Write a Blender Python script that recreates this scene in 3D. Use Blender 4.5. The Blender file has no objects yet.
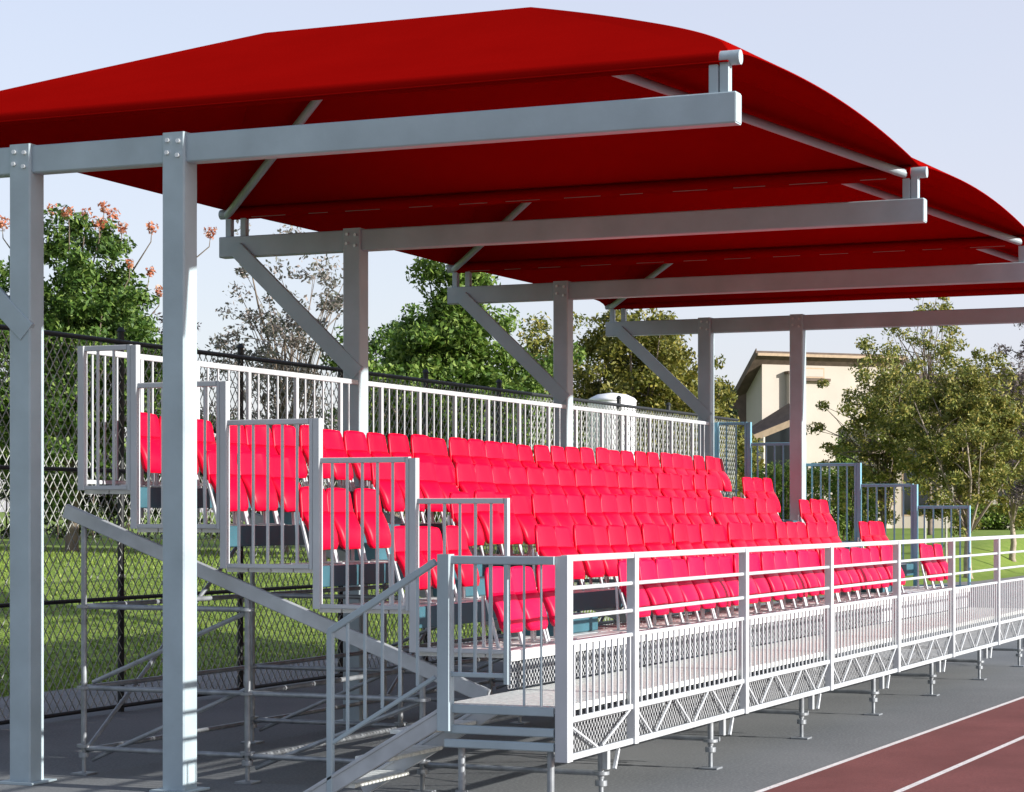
import bpy, math, random
from mathutils import Vector
random.seed(11)
C = bpy.context.scene.collection
sc = bpy.context.scene
R = math.radians

# ------------------------------------------------------------------ survey
EYE = 2.154; FOC = 2248.0; YAW = math.atan(968 / FOC); HOR = 514.0
cs, sn = math.cos(YAW), math.sin(YAW)
def at(u, v, Z):
    """a point seen at photo position u, v at Z metres along the view"""
    l = (u - 512) / FOC * Z
    return Vector((Z*cs + l*sn, Z*sn - l*cs, EYE - (v - HOR)/FOC*Z))
def sstep(a, b, t):
    t = max(0.0, min(1.0, (t - a)/(b - a))); return t*t*(3 - 2*t)
def ground_z(x, y):
    Z = x*cs + y*sn
    f = 1.15*sstep(16, 27, y) + 0.012*max(0, min(y - 27, 100))
    g = 1.45*sstep(66, 98, Z)*sstep(14.5, 17.5, y)
    return max(f, g)*sstep(14, 16.5, y)

# ------------------------------------------------------------------ materials
def newmat(name):
    m = bpy.data.materials.new(name); m.use_nodes = True
    return m, m.node_tree.nodes, m.node_tree.links, m.node_tree.nodes['Principled BSDF']
def rgb(c): return (c[0], c[1], c[2], 1)
def simple(name, col, rough=.5, metal=0, var=.12, scale=6, bump=0, bscale=60, spec=.5, objvar=0):
    m, n, l, b = newmat(name)
    tc = n.new('ShaderNodeTexCoord')
    nz = n.new('ShaderNodeTexNoise'); nz.inputs['Scale'].default_value = scale; nz.inputs['Detail'].default_value = 6
    l.new(tc.outputs['Object'], nz.inputs['Vector'])
    cr = n.new('ShaderNodeValToRGB')
    cr.color_ramp.elements[0].position = .3; cr.color_ramp.elements[1].position = .7
    cr.color_ramp.elements[0].color = rgb([max(0, c*(1 - var)) for c in col])
    cr.color_ramp.elements[1].color = rgb([min(1, c*(1 + var)) for c in col])
    l.new(nz.outputs['Fac'], cr.inputs['Fac'])
    out = cr.outputs['Color']
    if objvar:
        oi = n.new('ShaderNodeObjectInfo'); hs = n.new('ShaderNodeHueSaturation')
        mr = n.new('ShaderNodeMapRange'); mr.inputs['To Min'].default_value = 1 - objvar; mr.inputs['To Max'].default_value = 1 + objvar
        l.new(oi.outputs['Random'], mr.inputs['Value']); l.new(mr.outputs['Result'], hs.inputs['Value'])
        l.new(out, hs.inputs['Color']); out = hs.outputs['Color']
    l.new(out, b.inputs['Base Color'])
    rr = n.new('ShaderNodeMapRange'); rr.inputs['To Min'].default_value = max(.03, rough - .08); rr.inputs['To Max'].default_value = min(1, rough + .1)
    l.new(nz.outputs['Fac'], rr.inputs['Value']); l.new(rr.outputs['Result'], b.inputs['Roughness'])
    b.inputs['Metallic'].default_value = metal
    b.inputs['Specular IOR Level'].default_value = spec
    if bump:
        n2 = n.new('ShaderNodeTexNoise'); n2.inputs['Scale'].default_value = bscale; n2.inputs['Detail'].default_value = 8
        l.new(tc.outputs['Object'], n2.inputs['Vector'])
        bp = n.new('ShaderNodeBump'); bp.inputs['Strength'].default_value = bump; bp.inputs['Distance'].default_value = .02
        l.new(n2.outputs['Fac'], bp.inputs['Height']); l.new(bp.outputs['Normal'], b.inputs['Normal'])
    return m
M = {}
M['frame'] = simple('painted_frame_steel', (.345, .42, .455), .42, 0, .11, 2.6, .10, 22)
M['galv'] = simple('galvanised_steel', (.42, .44, .46), .42, .2, .14, 5)
M['rail'] = simple('pale_painted_rail', (.47, .49, .51), .4, 0, .07, 3)
M['bluerail'] = simple('blue_grey_rail', (.17, .41, .53), .45, 0, .08, 3)
M['tube'] = simple('scaffold_tube', (.28, .30, .32), .4, .4, .25, 9)
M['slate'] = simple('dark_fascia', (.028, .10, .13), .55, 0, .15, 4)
M['treads'] = simple('aluminium_plank', (.66, .67, .66), .45, .2, .12, 4)
M['nosing'] = simple('white_nosing', (.8, .81, .8), .45, 0, .06, 4)
M['deck'] = simple('grating_deck', (.64, .66, .62), .6, 0, .22, 26, .3, 90)
M['red'] = simple('red_seat_plastic', (.70, .0022, .031), .38, 0, .08, 3, 0, 60, .12, .10)
M['redp'] = simple('pinkish_red_seat_plastic', (.66, .0045, .052), .38, 0, .08, 3, 0, 60, .12, .10)
M['bracket'] = simple('seat_bracket', (.50, .53, .55), .4, .1)
M['blackvinyl'] = simple('black_fence_paint', (.010, .012, .013), .6)
M['wire'] = simple('fence_wire', (.36, .37, .34), .45, .2, .3, 3)
M['cream'] = simple('cream_stucco', (.46, .41, .35), .9, 0, .07, .6, .2, 14)
M['brownroof'] = simple('brown_roof_tile', (.115, .082, .062), .85, 0, .25, 3, .4, 8)
M['fascia'] = simple('tan_roof_fascia', (.42, .31, .21), .8)
M['darkwin_shade'] = simple('dark_glass_and_shade', (.02, .025, .03), .12, 0, .2, 1)  # window panes; on the two openings it paints their shade
M['bark'] = simple('tree_bark', (.16, .125, .095), .9, 0, .35, 5, .6, 12)
M['palebark'] = simple('pale_tree_bark', (.34, .28, .22), .9, 0, .3, 5, .5, 12)
M['white'] = simple('white_fibreglass', (.8, .8, .8), .5, 0, .05, 2)
M['bolt'] = simple('zinc_bolt', (.6, .62, .63), .35, .6)
M['lace'] = simple('dusty_lacing_cord', (.26, .17, .16), .8)
M['stake'] = simple('weathered_stake', (.42, .40, .33), .85, 0, .25, 6)

def fabric_mat():
    m, n, l, b = newmat('red_shade_fabric')
    tc = n.new('ShaderNodeTexCoord')
    w = n.new('ShaderNodeTexNoise'); w.inputs['Scale'].default_value = 1.2; w.inputs['Detail'].default_value = 4
    l.new(tc.outputs['Object'], w.inputs['Vector'])
    cr = n.new('ShaderNodeValToRGB')
    cr.color_ramp.elements[0].color = (.225, .0022, .0016, 1); cr.color_ramp.elements[1].color = (.285, .003, .0022, 1)
    l.new(w.outputs['Fac'], cr.inputs['Fac']); l.new(cr.outputs['Color'], b.inputs['Base Color'])
    b.inputs['Roughness'].default_value = .9; b.inputs['Specular IOR Level'].default_value = 0
    wv = n.new('ShaderNodeTexNoise'); wv.inputs['Scale'].default_value = 160
    bp = n.new('ShaderNodeBump'); bp.inputs['Strength'].default_value = .12; bp.inputs['Distance'].default_value = .01
    l.new(tc.outputs['Object'], wv.inputs['Vector']); l.new(wv.outputs['Fac'], bp.inputs['Height']); l.new(bp.outputs['Normal'], b.inputs['Normal'])
    return m
M['fabric'] = fabric_mat()

def ground_mat(name, c1, c2, c3, s1, s2, rough, bump, bs):
    m, n, l, b = newmat(name)
    tc = n.new('ShaderNodeTexCoord')
    a = n.new('ShaderNodeTexNoise'); a.inputs['Scale'].default_value = s1; a.inputs['Detail'].default_value = 8
    f = n.new('ShaderNodeTexNoise'); f.inputs['Scale'].default_value = s2; f.inputs['Detail'].default_value = 6
    for t in (a, f): l.new(tc.outputs['Object'], t.inputs['Vector'])
    cr = n.new('ShaderNodeValToRGB'); cr.color_ramp.elements[0].position = .34; cr.color_ramp.elements[1].position = .68
    cr.color_ramp.elements[0].color = rgb(c1); cr.color_ramp.elements[1].color = rgb(c2)
    l.new(a.outputs['Fac'], cr.inputs['Fac'])
    mx = n.new('ShaderNodeMixRGB'); mx.inputs['Color2'].default_value = rgb(c3)
    mr = n.new('ShaderNodeMapRange'); mr.inputs['From Min'].default_value = .45; mr.inputs['From Max'].default_value = .75
    l.new(f.outputs['Fac'], mr.inputs['Value']); l.new(mr.outputs['Result'], mx.inputs['Fac']); l.new(cr.outputs['Color'], mx.inputs['Color1'])
    l.new(mx.outputs['Color'], b.inputs['Base Color']); b.inputs['Roughness'].default_value = rough
    b.inputs['Specular IOR Level'].default_value = .25
    n2 = n.new('ShaderNodeTexNoise'); n2.inputs['Scale'].default_value = bs; n2.inputs['Detail'].default_value = 6
    l.new(tc.outputs['Object'], n2.inputs['Vector'])
    bp = n.new('ShaderNodeBump'); bp.inputs['Strength'].default_value = bump; bp.inputs['Distance'].default_value = .015
    l.new(n2.outputs['Fac'], bp.inputs['Height']); l.new(bp.outputs['Normal'], b.inputs['Normal'])
    return m
M['asphalt'] = ground_mat('asphalt', (.125, .133, .137), (.185, .192, .195), (.225, .23, .23), .45, 40, .9, .25, 120)
M['concrete'] = ground_mat('pale_path_concrete', (.17, .17, .17), (.23, .225, .22), (.28, .275, .27), .8, 30, .9, .2, 90)
M['track'] = ground_mat('maroon_running_track', (.16, .05, .045), (.22, .072, .066), (.13, .04, .04), 1.1, 60, .9, .3, 180)
M['line'] = ground_mat('worn_line_paint', (.72, .68, .66), (.82, .79, .77), (.5, .42, .4), 3, 50, .8, .1, 120)
M['lawn'] = ground_mat('lawn_soil', (.135, .21, .028), (.19, .275, .04), (.24, .285, .065), .35, 5, .95, .5, 25)

def perforated(name, col, su, sv, hole, along_x=True):
    m, n, l, b = newmat(name)
    b.inputs['Base Color'].default_value = rgb(col); b.inputs['Roughness'].default_value = .5
    tc = n.new('ShaderNodeTexCoord'); sp = n.new('ShaderNodeSeparateXYZ'); l.new(tc.outputs['Object'], sp.inputs[0])
    def wave(sock, per, ph=0):
        a = n.new('ShaderNodeMath'); a.operation = 'MULTIPLY_ADD'; a.inputs[1].default_value = 2*math.pi/per; a.inputs[2].default_value = ph
        l.new(sock, a.inputs[0]); s = n.new('ShaderNodeMath'); s.operation = 'SINE'; l.new(a.outputs[0], s.inputs[0]); return s.outputs[0]
    def op(o, x, y):
        a = n.new('ShaderNodeMath'); a.operation = o
        for k, q in enumerate((x, y)):
            if isinstance(q, (int, float)): a.inputs[k].default_value = q
            else: l.new(q, a.inputs[k])
        return a.outputs[0]
    p = op('ADD', sp.outputs['X'], sp.outputs['Z']); q = op('SUBTRACT', sp.outputs['X'], sp.outputs['Z'])
    prod = op('MULTIPLY', wave(p, su), wave(q, sv))
    h = op('GREATER_THAN', op('ABSOLUTE', prod, 0), hole)
    al = op('SUBTRACT', 1.0, h); l.new(al, b.inputs['Alpha'])
    return m
M['perf'] = perforated('expanded_metal', (.33, .34, .35), .12, .12, .2)

def leaf_mat(name, c1, c2, c3, trans=.25):
    m, n, l, b = newmat(name)
    g = n.new('ShaderNodeNewGeometry')
    cr = n.new('ShaderNodeValToRGB'); e = cr.color_ramp.elements
    e[0].color = rgb(c1); e[1].color = rgb(c3); k = cr.color_ramp.elements.new(.55); k.color = rgb(c2)
    l.new(g.outputs['Random Per Island'], cr.inputs['Fac']); l.new(cr.outputs['Color'], b.inputs['Base Color'])
    b.inputs['Roughness'].default_value = .55; b.inputs['Specular IOR Level'].default_value = .35
    tr = n.new('ShaderNodeBsdfTranslucent'); l.new(cr.outputs['Color'], tr.inputs['Color'])
    mx = n.new('ShaderNodeMixShader'); mx.inputs[0].default_value = trans
    l.new(b.outputs[0], mx.inputs[1]); l.new(tr.outputs[0], mx.inputs[2]); l.new(mx.outputs[0], n['Material Output'].inputs['Surface'])
    return m
M['leaf_dark'] = leaf_mat('deep_green_leaf', (0.033, 0.078, 0.013), (0.078, 0.150, 0.023), (0.195, 0.273, 0.058))
M['leaf_green'] = leaf_mat('mid_green_leaf', (0.046, 0.104, 0.013), (0.104, 0.182, 0.023), (0.247, 0.325, 0.072))
M['leaf_olive'] = leaf_mat('olive_leaf', (0.075, 0.094, 0.015), (0.175, 0.175, 0.027), (0.325, 0.275, 0.056))
M['leaf_mix'] = leaf_mat('brown_green_leaf', (0.070, 0.098, 0.020), (0.189, 0.210, 0.036), (0.392, 0.322, 0.084))
M['leaf_grey'] = leaf_mat('grey_green_leaf', (.10, .11, .08), (.22, .21, .19), (.38, .31, .28))
M['leaf_hedge'] = leaf_mat('hedge_leaf', (0.068, 0.135, 0.020), (0.176, 0.270, 0.041), (0.324, 0.378, 0.095))
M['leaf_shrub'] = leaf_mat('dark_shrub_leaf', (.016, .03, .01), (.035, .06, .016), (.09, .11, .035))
M['blossom'] = leaf_mat('orange_blossom', (.42, .10, .045), (.52, .19, .09), (.60, .34, .22))
M['twigleaf'] = leaf_mat('purplish_twig_leaf', (.09, .07, .08), (.14, .11, .12), (.2, .18, .12))
M['grass'] = leaf_mat('grass_blade', (0.115, 0.184, 0.021), (0.172, 0.253, 0.034), (0.276, 0.333, 0.069))

# ------------------------------------------------------------------ mesh helper
class MB:
    def __init__(s): s.v = []; s.f = []; s.sm = []
    def add(s, vs, fs, smooth=False):
        o = len(s.v); s.v += [tuple(p) for p in vs]
        s.f += [[i + o for i in f] for f in fs]; s.sm += [smooth]*len(fs)
    def box(s, a, b):
        x0, y0, z0 = [min(p, q) for p, q in zip(a, b)]; x1, y1, z1 = [max(p, q) for p, q in zip(a, b)]
        s.add([(x0,y0,z0),(x1,y0,z0),(x1,y1,z0),(x0,y1,z0),(x0,y0,z1),(x1,y0,z1),(x1,y1,z1),(x0,y1,z1)],
              [(0,3,2,1),(4,5,6,7),(0,1,5,4),(1,2,6,5),(2,3,7,6),(3,0,4,7)])
        return s
    def cbox(s, a, b, c=.008):
        """box with chamfered vertical/long edges: octagonal section along the longest axis"""
        a, b = [min(p, q) for p, q in zip(a, b)], [max(p, q) for p, q in zip(a, b)]
        d = [b[i] - a[i] for i in range(3)]; k = d.index(max(d)); i, j = [(1,2),(2,0),(0,1)][k]
        c = min(c, d[i]*.3, d[j]*.3)
        sec = [(a[i]+c,a[j]),(b[i]-c,a[j]),(b[i],a[j]+c),(b[i],b[j]-c),(b[i]-c,b[j]),(a[i]+c,b[j]),(a[i],b[j]-c),(a[i],a[j]+c)]
        vs = []
        for t in (a[k], b[k]):
            for p in sec:
                q = [0,0,0]; q[k] = t; q[i] = p[0]; q[j] = p[1]; vs.append(q)
        s.add(vs, [(m, (m+1)%8, 8+(m+1)%8, 8+m) for m in range(8)] + [tuple(range(7,-1,-1)), tuple(range(8,16))])
        return s
    def bar(s, p, q, w, h, up=(0,0,1), c=.006):
        p, q = Vector(p), Vector(q); d = (q - p).normalized(); up = Vector(up)
        r = d.cross(up)
        if r.length < 1e-4: r = d.cross(Vector((0,1,0)))
        r.normalize(); t = r.cross(d).normalized(); w /= 2; h /= 2; c = min(c, w*.4, h*.4)
        sec = [(-w+c,-h),(w-c,-h),(w,-h+c),(w,h-c),(w-c,h),(-w+c,h),(-w,h-c),(-w,-h+c)]
        vs = [e + r*x + t*y for e in (p, q) for x, y in sec]
        s.add(vs, [(m, (m+1)%8, 8+(m+1)%8, 8+m) for m in range(8)] + [tuple(range(7,-1,-1)), tuple(range(8,16))])
        return s
    def tube(s, p, q, r0, r1=None, n=10):
        p, q = Vector(p), Vector(q); r1 = r0 if r1 is None else r1
        d = (q - p).normalized(); a = d.cross(Vector((0,0,1)))
        if a.length < 1e-3: a = d.cross(Vector((0,1,0)))
        a.normalize(); b = d.cross(a)
        vs = [e + (a*math.cos(2*math.pi*k/n) + b*math.sin(2*math.pi*k/n))*r for e, r in ((p, r0), (q, r1)) for k in range(n)]
        s.add(vs, [(k, (k+1)%n, n+(k+1)%n, n+k) for k in range(n)], True)
        s.add(vs[:n], [tuple(range(n-1,-1,-1))]); s.add(vs[n:], [tuple(range(n))])
        return s
    def pipe(s, pts, rad, n=8):
        pts = [Vector(p) for p in pts]; rings = []
        for i, p in enumerate(pts):
            d = (pts[min(i+1, len(pts)-1)] - pts[max(i-1, 0)]).normalized(); a = d.cross(Vector((.13,.31,.94))).normalized(); b = d.cross(a)
            r = rad[i] if isinstance(rad, (list, tuple)) else rad
            rings.append([p + (a*math.cos(2*math.pi*k/n) + b*math.sin(2*math.pi*k/n))*r for k in range(n)])
        vs = [v for g in rings for v in g]
        fs = [(i*n+k, i*n+(k+1)%n, (i+1)*n+(k+1)%n, (i+1)*n+k) for i in range(len(pts)-1) for k in range(n)]
        s.add(vs, fs + [tuple(range(n-1,-1,-1)), tuple(range(len(vs)-n, len(vs)))], True)
        return s
    def prism(s, poly, d):
        """closed outline swept by the vector d"""
        k = len(poly); d = Vector(d); vs = [Vector(p) for p in poly]; vs += [p + d for p in vs]
        s.add(vs, [tuple(range(k-1,-1,-1)), tuple(range(k, 2*k))] + [(i, (i+1)%k, k+(i+1)%k, k+i) for i in range(k)])
        return s
    def shell(s, fn, nu, nv, th, smooth=True):
        """curved sheet fn(a,b), a,b in 0..1, with thickness th along fn's normal"""
        P = [[Vector(fn(i/nu, j/nv)) for j in range(nv+1)] for i in range(nu+1)]
        def nrm(i, j):
            a = P[min(i+1,nu)][j] - P[max(i-1,0)][j]; b = P[i][min(j+1,nv)] - P[i][max(j-1,0)]
            return a.cross(b).normalized()
        top = [P[i][j] + nrm(i,j)*th/2 for i in range(nu+1) for j in range(nv+1)]
        bot = [P[i][j] - nrm(i,j)*th/2 for i in range(nu+1) for j in range(nv+1)]
        N = len(top); w = nv+1; fs = []
        for i in range(nu):
            for j in range(nv):
                a, b, c, d = i*w+j, (i+1)*w+j, (i+1)*w+j+1, i*w+j+1
                fs.append((a,b,c,d)); fs.append((N+d,N+c,N+b,N+a))
        ring = [i*w for i in range(nu+1)] + [nu*w+j for j in range(1,nv+1)] + [i*w+nv for i in range(nu-1,-1,-1)] + [j for j in range(nv-1,0,-1)]
        for k in range(len(ring)):
            a, b = ring[k], ring[(k+1)%len(ring)]; fs.append((b, a, N+a, N+b))
        s.add(top + bot, fs, smooth)
        return s
    def build(s, name, mat, parent=None):
        me = bpy.data.meshes.new(name); me.from_pydata(s.v, [], s.f); me.materials.append(mat)
        me.polygons.foreach_set('use_smooth', s.sm); me.update()
        return link(name, me, parent)
def link(name, me, parent=None):
    o = bpy.data.objects.new(name, me); C.objects.link(o)
    if parent is not None: o.parent = parent
    return o
def tag(o, label=None, cat=None, group=None, kind=None):
    if label: o['label'] = label
    if cat: o['category'] = cat
    if group: o['group'] = group
    if kind: o['kind'] = kind
    return o
def thing(name, label, cat, loc=(0,0,0), group=None):
    o = bpy.data.objects.new(name, None); o.empty_display_size = .2; C.objects.link(o); o.location = loc
    return tag(o, label, cat, group)
def dup(root, loc, label=None, group=None, swap=None):
    r = root.copy(); C.objects.link(r); r.location = loc
    if label: r['label'] = label
    if group: r['group'] = group
    for ch in list(root.children):
        c = ch.copy(); C.objects.link(c); c.parent = r
        if swap and ch.data in swap: c.data = swap[ch.data]
        for g in ch.children:
            d = g.copy(); C.objects.link(d); d.parent = c
    return r
ORD = ['', 'first','second','third','fourth','fifth','sixth','seventh','eighth','ninth','tenth','eleventh','twelfth','thirteenth','fourteenth','fifteenth',
       'sixteenth','seventeenth','eighteenth','nineteenth','twentieth','twenty-first','twenty-second','twenty-third','twenty-fourth','twenty-fifth',
       'twenty-sixth','twenty-seventh','twenty-eighth','twenty-ninth','thirtieth','thirty-first','thirty-second','thirty-third','thirty-fourth','thirty-fifth','thirty-sixth']

# ------------------------------------------------------------------ setting
def sheet(name, pts, mat, z):
    m = MB(); m.add([(x, y, z) for x, y in pts], [tuple(range(len(pts)))])
    o = m.build(name, mat); tag(o, kind='structure'); return o
def terrain():
    xs = [-400,-200,-100,-50,-20,0] + [5*i for i in range(1,45)] + [240,280,340,420,600,900,1500,2500]
    ys = [-1500,-600,-200,-60,-20,0,8,13,14] + [14.5+.75*i for i in range(26)] + [36,42,50,60,75,95,130,180,260,400,700,1500]
    m = MB(); w = len(ys)
    m.add([(x, y, ground_z(x, y) - .004) for x in xs for y in ys],
          [(i*w+j, (i+1)*w+j, (i+1)*w+j+1, i*w+j+1) for i in range(len(xs)-1) for j in range(w-1)], True)
    o = m.build('ground', M['lawn']); tag(o, kind='structure')
terrain()
sheet('asphalt_apron', [(-60,-60),(240,-60),(240,13.9),(-60,13.9)], M['asphalt'], .002)
sheet('path', [(-60,13.9),(240,13.9),(240,15.95),(-60,15.95)], M['concrete'], .004)
def trk(x, off): return 5.14 + off - .021*(x - 17)
sheet('running_track', [(-60,trk(-60,0)),(-60,-60),(240,-60),(240,trk(240,0))], M['track'], .006)
for i, off in enumerate((0, -.98, -1.98, -2.98, -3.98)):
    k = -.012*(i > 0)
    sheet('track_line', [(-60,trk(-60,off)),(-60,trk(-60,off-.06)),(240,trk(240,off-.06)),(240,trk(240,off))], M['line'], .010)

# grass blades on the lawn, behind the path
def grass():
    m = MB(); rnd = random.Random(5); vs = []; fs = []
    n = 0
    while n < 26000:
        Z = 26 + 34*rnd.random()**1.4; u = rnd.uniform(-60, 560)
        l = (u - 512)/FOC*Z; x = Z*cs + l*sn; y = Z*sn - l*cs
        if y < 15.9 or y > 40: 
            n += .3; continue
        z = ground_z(x, y); a = rnd.uniform(0, 6.28); h = rnd.uniform(.025, .075); wdt = rnd.uniform(.012, .03)
        dx, dy = math.cos(a)*wdt, math.sin(a)*wdt; lx, ly = rnd.uniform(-.06,.06), rnd.uniform(-.06,.06)
        o = len(vs); vs += [(x-dx,y-dy,z-.02),(x+dx,y+dy,z-.02),(x+lx,y+ly,z+h)]; fs.append((o,o+1,o+2)); n += 1
    m.add(vs, fs); o = m.build('grass', M['grass']); tag(o, kind='stuff')
grass()

# ------------------------------------------------------------------ stand: sizes
X0, X1 = 15.65, 32.30; XL = 14.45; YF = 5.85; BAY = 2.775
ROWY = [6.755, 7.57, 8.41, 9.25, 10.09]; YB = 10.60
ROWZ = [1.11, 1.43, 1.74, 2.055, 2.37]; DECK = .81
ROWNAME = ['front', 'second', 'third', 'fourth', 'top']
A1, A2 = (17.66, 18.86), (29.15, 30.35)          # the two stair aisles

gs = thing('grandstand', 'tiered aluminium grandstand on scaffold legs with front walkway, under the red seats', 'grandstand')
def part(mb, name, mat, parent=gs): return mb.build(name, mat, parent)
# walkway deck
m = MB(); m.box((XL+.02, YF+.03, DECK-.045), (X0, ROWY[0]-.003, DECK)); m.box((X0, YF+.03, DECK-.045), (X1, ROWY[0]-.003, DECK)); 
m = MB(); m.box((XL+.02, YF+.04, DECK-.045), (X1, ROWY[0]-.003, DECK)); part(m, 'deck', M['deck'])
m = MB(); m.cbox((XL+.0, YF+.06, .60), (XL+.06, ROWY[0]-.01, .66)); part(m, 'landing_beam', M['frame'])
m = MB(); m.cbox((XL+.0, YF+.06, .50), (XL+.05, ROWY[0]-.01, .56)); part(m, 'landing_beam', M['frame'])
m = MB(); m.cbox((XL-.002, YF+.06, .745), (XL+.018, ROWY[0]-.01, .806)); part(m, 'landing_edge', M['frame'])
for k in range(5):
    y0, z = ROWY[k], ROWZ[k]; y1 = ROWY[k+1] if k < 4 else YB
    m = MB()
    n = 4 if k < 4 else 2; w = (y1 - y0 - .02)/n           # planks with narrow gaps
    for j in range(n): m.cbox((X0, y0 + .012 + j*w, z-.05), (X1, y0 + .012 + (j+1)*w - .012, z), .006)
    part(m, 'tread_plank', M['treads'])
    m = MB()
    if k == 0:
        m.cbox((X0-.01, y0-.018, z-.075), (X1, y0+.010, z+.006), .006); part(m, 'nosing', M['nosing'])
        m = MB(); m.box((X0, y0+.02, DECK+.012), (27.2, y0+.024, z-.08)); part(m, 'perforated_screen', M['perf'])
        m = MB(); m.box((27.2, y0+.016, DECK+.012), (X1, y0+.03, z-.08)); part(m, 'riser_panel', M['galv'])
    else:
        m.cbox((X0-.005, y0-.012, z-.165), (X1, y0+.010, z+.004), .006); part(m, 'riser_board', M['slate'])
    # half steps in the two aisles
    if k > 0:
        for a in (A1, A2):
            m = MB(); zz = (ROWZ[k-1] + z)/2
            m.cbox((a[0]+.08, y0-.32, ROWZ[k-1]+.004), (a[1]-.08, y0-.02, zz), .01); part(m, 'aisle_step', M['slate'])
# raking beams, legs, ledgers, braces for every scaffold frame
LEGY = [5.97, 7.50, 9.05, 10.60]
def surf(y):  # underside of the rake
    return .80 + (y - 7.0)*.371
for i in range(7):
    x = X0 + .02 + i*BAY if i < 6 else X1 - .02
    m = MB(); m.bar((x, 6.95, surf(6.95)-.02), (x, 10.78, surf(10.78)-.02), .05, .115); part(m, 'raking_beam', M['galv'])
    for y in LEGY:
        xx = x if y > 6.5 else x - .34 + (.0 if i else .2)
        top = surf(y) - .07 if y > 6.5 else .47
        m = MB(); m.tube((xx, y, .20), (xx, y, top), .0245); m.tube((xx, y, .02), (xx, y, .26), .018)
        for zz in ([.24, .72, 1.39] if y > 6.5 else [.24]):
            if zz < top: m.tube((xx, y, zz-.012), (xx, y, zz+.012), .062)      # rosettes
        m.tube((xx, y, .145), (xx, y, .185), .045)
        lg = part(m, 'scaffold_leg', M['tube'])
        m = MB(); m.cbox((xx-.08, y-.08, .003), (xx+.08, y+.08, .018), .004); m.build('base_plate', M['tube'], lg)
    for zz, ys in ((.72, LEGY[1:]), (1.39, LEGY[2:]), (.22, LEGY)):
        for a, b in zip(ys[:-1], ys[1:]):
            m = MB(); m.tube((x, a+.03, zz), (x, b-.03, zz), .022); part(m, 'ledger', M['tube'])
    m = MB(); m.tube((x+.05, 9.08, .75), (x+.05, 10.55, .12), .019); part(m, 'brace', M['tube'])
    m = MB(); m.tube((x+.05, 7.53, .70), (x+.05, 9.0, .12), .019); part(m, 'brace', M['tube'])
    if i % 2 == 0:
        m = MB(); m.tube((x+.06, 9.1, 1.36), (x+.06, 10.55, .76), .019); part(m, 'brace', M['tube'])
    # bracket under the walkway
    m = MB(); m.bar((x - .14, 5.93, .43), (x - .14, 5.93, .27), .05, .05); m.bar((x-.02, 5.88, .41), (x-.10, 5.88, .27), .03, .02); part(m, 'deck_bracket', M['galv'])
for i in range(6):
    xa, xb = X0 + .05 + i*BAY, X0 + (i+1)*BAY - .05
    for y, zz in ((10.6, .72), (10.6, 1.39), (9.05, .72), (7.5, .45), (9.05, .2), (10.6, .2)):
        m = MB(); m.tube((xa, y, zz), (xb, y, zz), .022); part(m, 'ledger', M['tube'])
    if i % 2 == 0:
        m = MB(); m.tube((xa, 10.64, .15), (xb, 10.64, 1.95), .019); part(m, 'brace', M['tube'])
for y in (YF+.12, ROWY[0]-.1):
    m = MB(); m.tube((XL+.10, y, .02), (XL+.10, y, .50), .026)
    m.tube((XL+.10, y, .16), (XL+.10, y, .19), .045)
    lg = part(m, 'scaffold_leg', M['tube']); m = MB(); m.cbox((XL+.02, y-.08, .003), (XL+.18, y+.08, .018)); m.build('base_plate', M['tube'], lg)

# ------------------------------------------------------------------ seats
def seat_pan(a, b):            # tipped up: b runs from the lower front edge to the hinge
    s = 2*a - 1; w = .180 + .044*b**.8
    if b < .15: w -= .03*((.15 - b)/.15)**2*abs(s)
    return (s*w, .150 + .115*b - .045*math.sin(b*math.pi)*(1 - .55*s*s) + .02*s*s, .118 + .292*b)
def seat_back(a, b):
    s = 2*a - 1; w = .233 - .024*b**2.2
    if b > .84: w -= .022*((b - .84)/.16)**2*abs(s)
    return (s*w, .295 + .062*b - .045*s*s*(.4 + .6*b), .345 + (.275 - .010*abs(s)**3)*b)
seat0 = thing('stadium_seat', 'x', 'seat')
m = MB(); m.shell(seat_pan, 8, 8, .042); m.build('seat', M['red'], seat0)
m = MB(); m.shell(seat_back, 8, 9, .026)
m.build('backrest', M['red'], seat0)
for sx in (-.222, .222):
    m = MB(); m.bar((sx, .12, .004), (sx, .36, .004), .04, .008); m.bar((sx, .185, .0), (sx, .292, .37), .026, .024, (0,1,0)); m.bar((sx, .31, .0), (sx, .325, .40), .028, .022, (0,1,0))
    m.build('bracket', M['bracket'], seat0)
pink = {}
for ch in seat0.children:
    if ch.name.split('.')[0] in ('seat', 'backrest'):
        d = ch.data.copy(); d.materials.clear(); d.materials.append(M['redp']); pink[ch.data] = d
PITCH = .50
first = True; nseat = 0
for k in range(5):
    if k < 4:
        xs = [X0 + .44 + PITCH*j for j in range(3)]
        n = 22; mid0 = A1[1] + .20; step = (A2[0] - .22 - mid0)/(n - 1)
        xs += [mid0 + step*j for j in range(n)] + [A2[1] + .30 + PITCH*j for j in range(3)]
    else:
        n = 33; step = (X1 - X0 - .92)/(n - 1); xs = [X0 + .56 + step*j for j in range(n)]
    hue = 'pinkish red' if k == 0 else 'red'
    for j, x in enumerate(xs):
        lab = f"{hue} plastic seat in the {ROWNAME[k]} row, {ORD[j+1]} from the near stair end"
        loc = (x + random.uniform(-.010, .010), ROWY[k] + random.uniform(-.012, .012), ROWZ[k] + .004)
        if k == 0 and j == 0: pass
        o = dup(seat0, loc, lab, f"red seats in the {ROWNAME[k]} row", pink if k == 0 else None)
        o.rotation_euler = (random.gauss(0, .022), random.gauss(0, .008), random.gauss(0, .02))
for ch in list(seat0.children): bpy.data.objects.remove(ch)
bpy.data.objects.remove(seat0)

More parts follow.
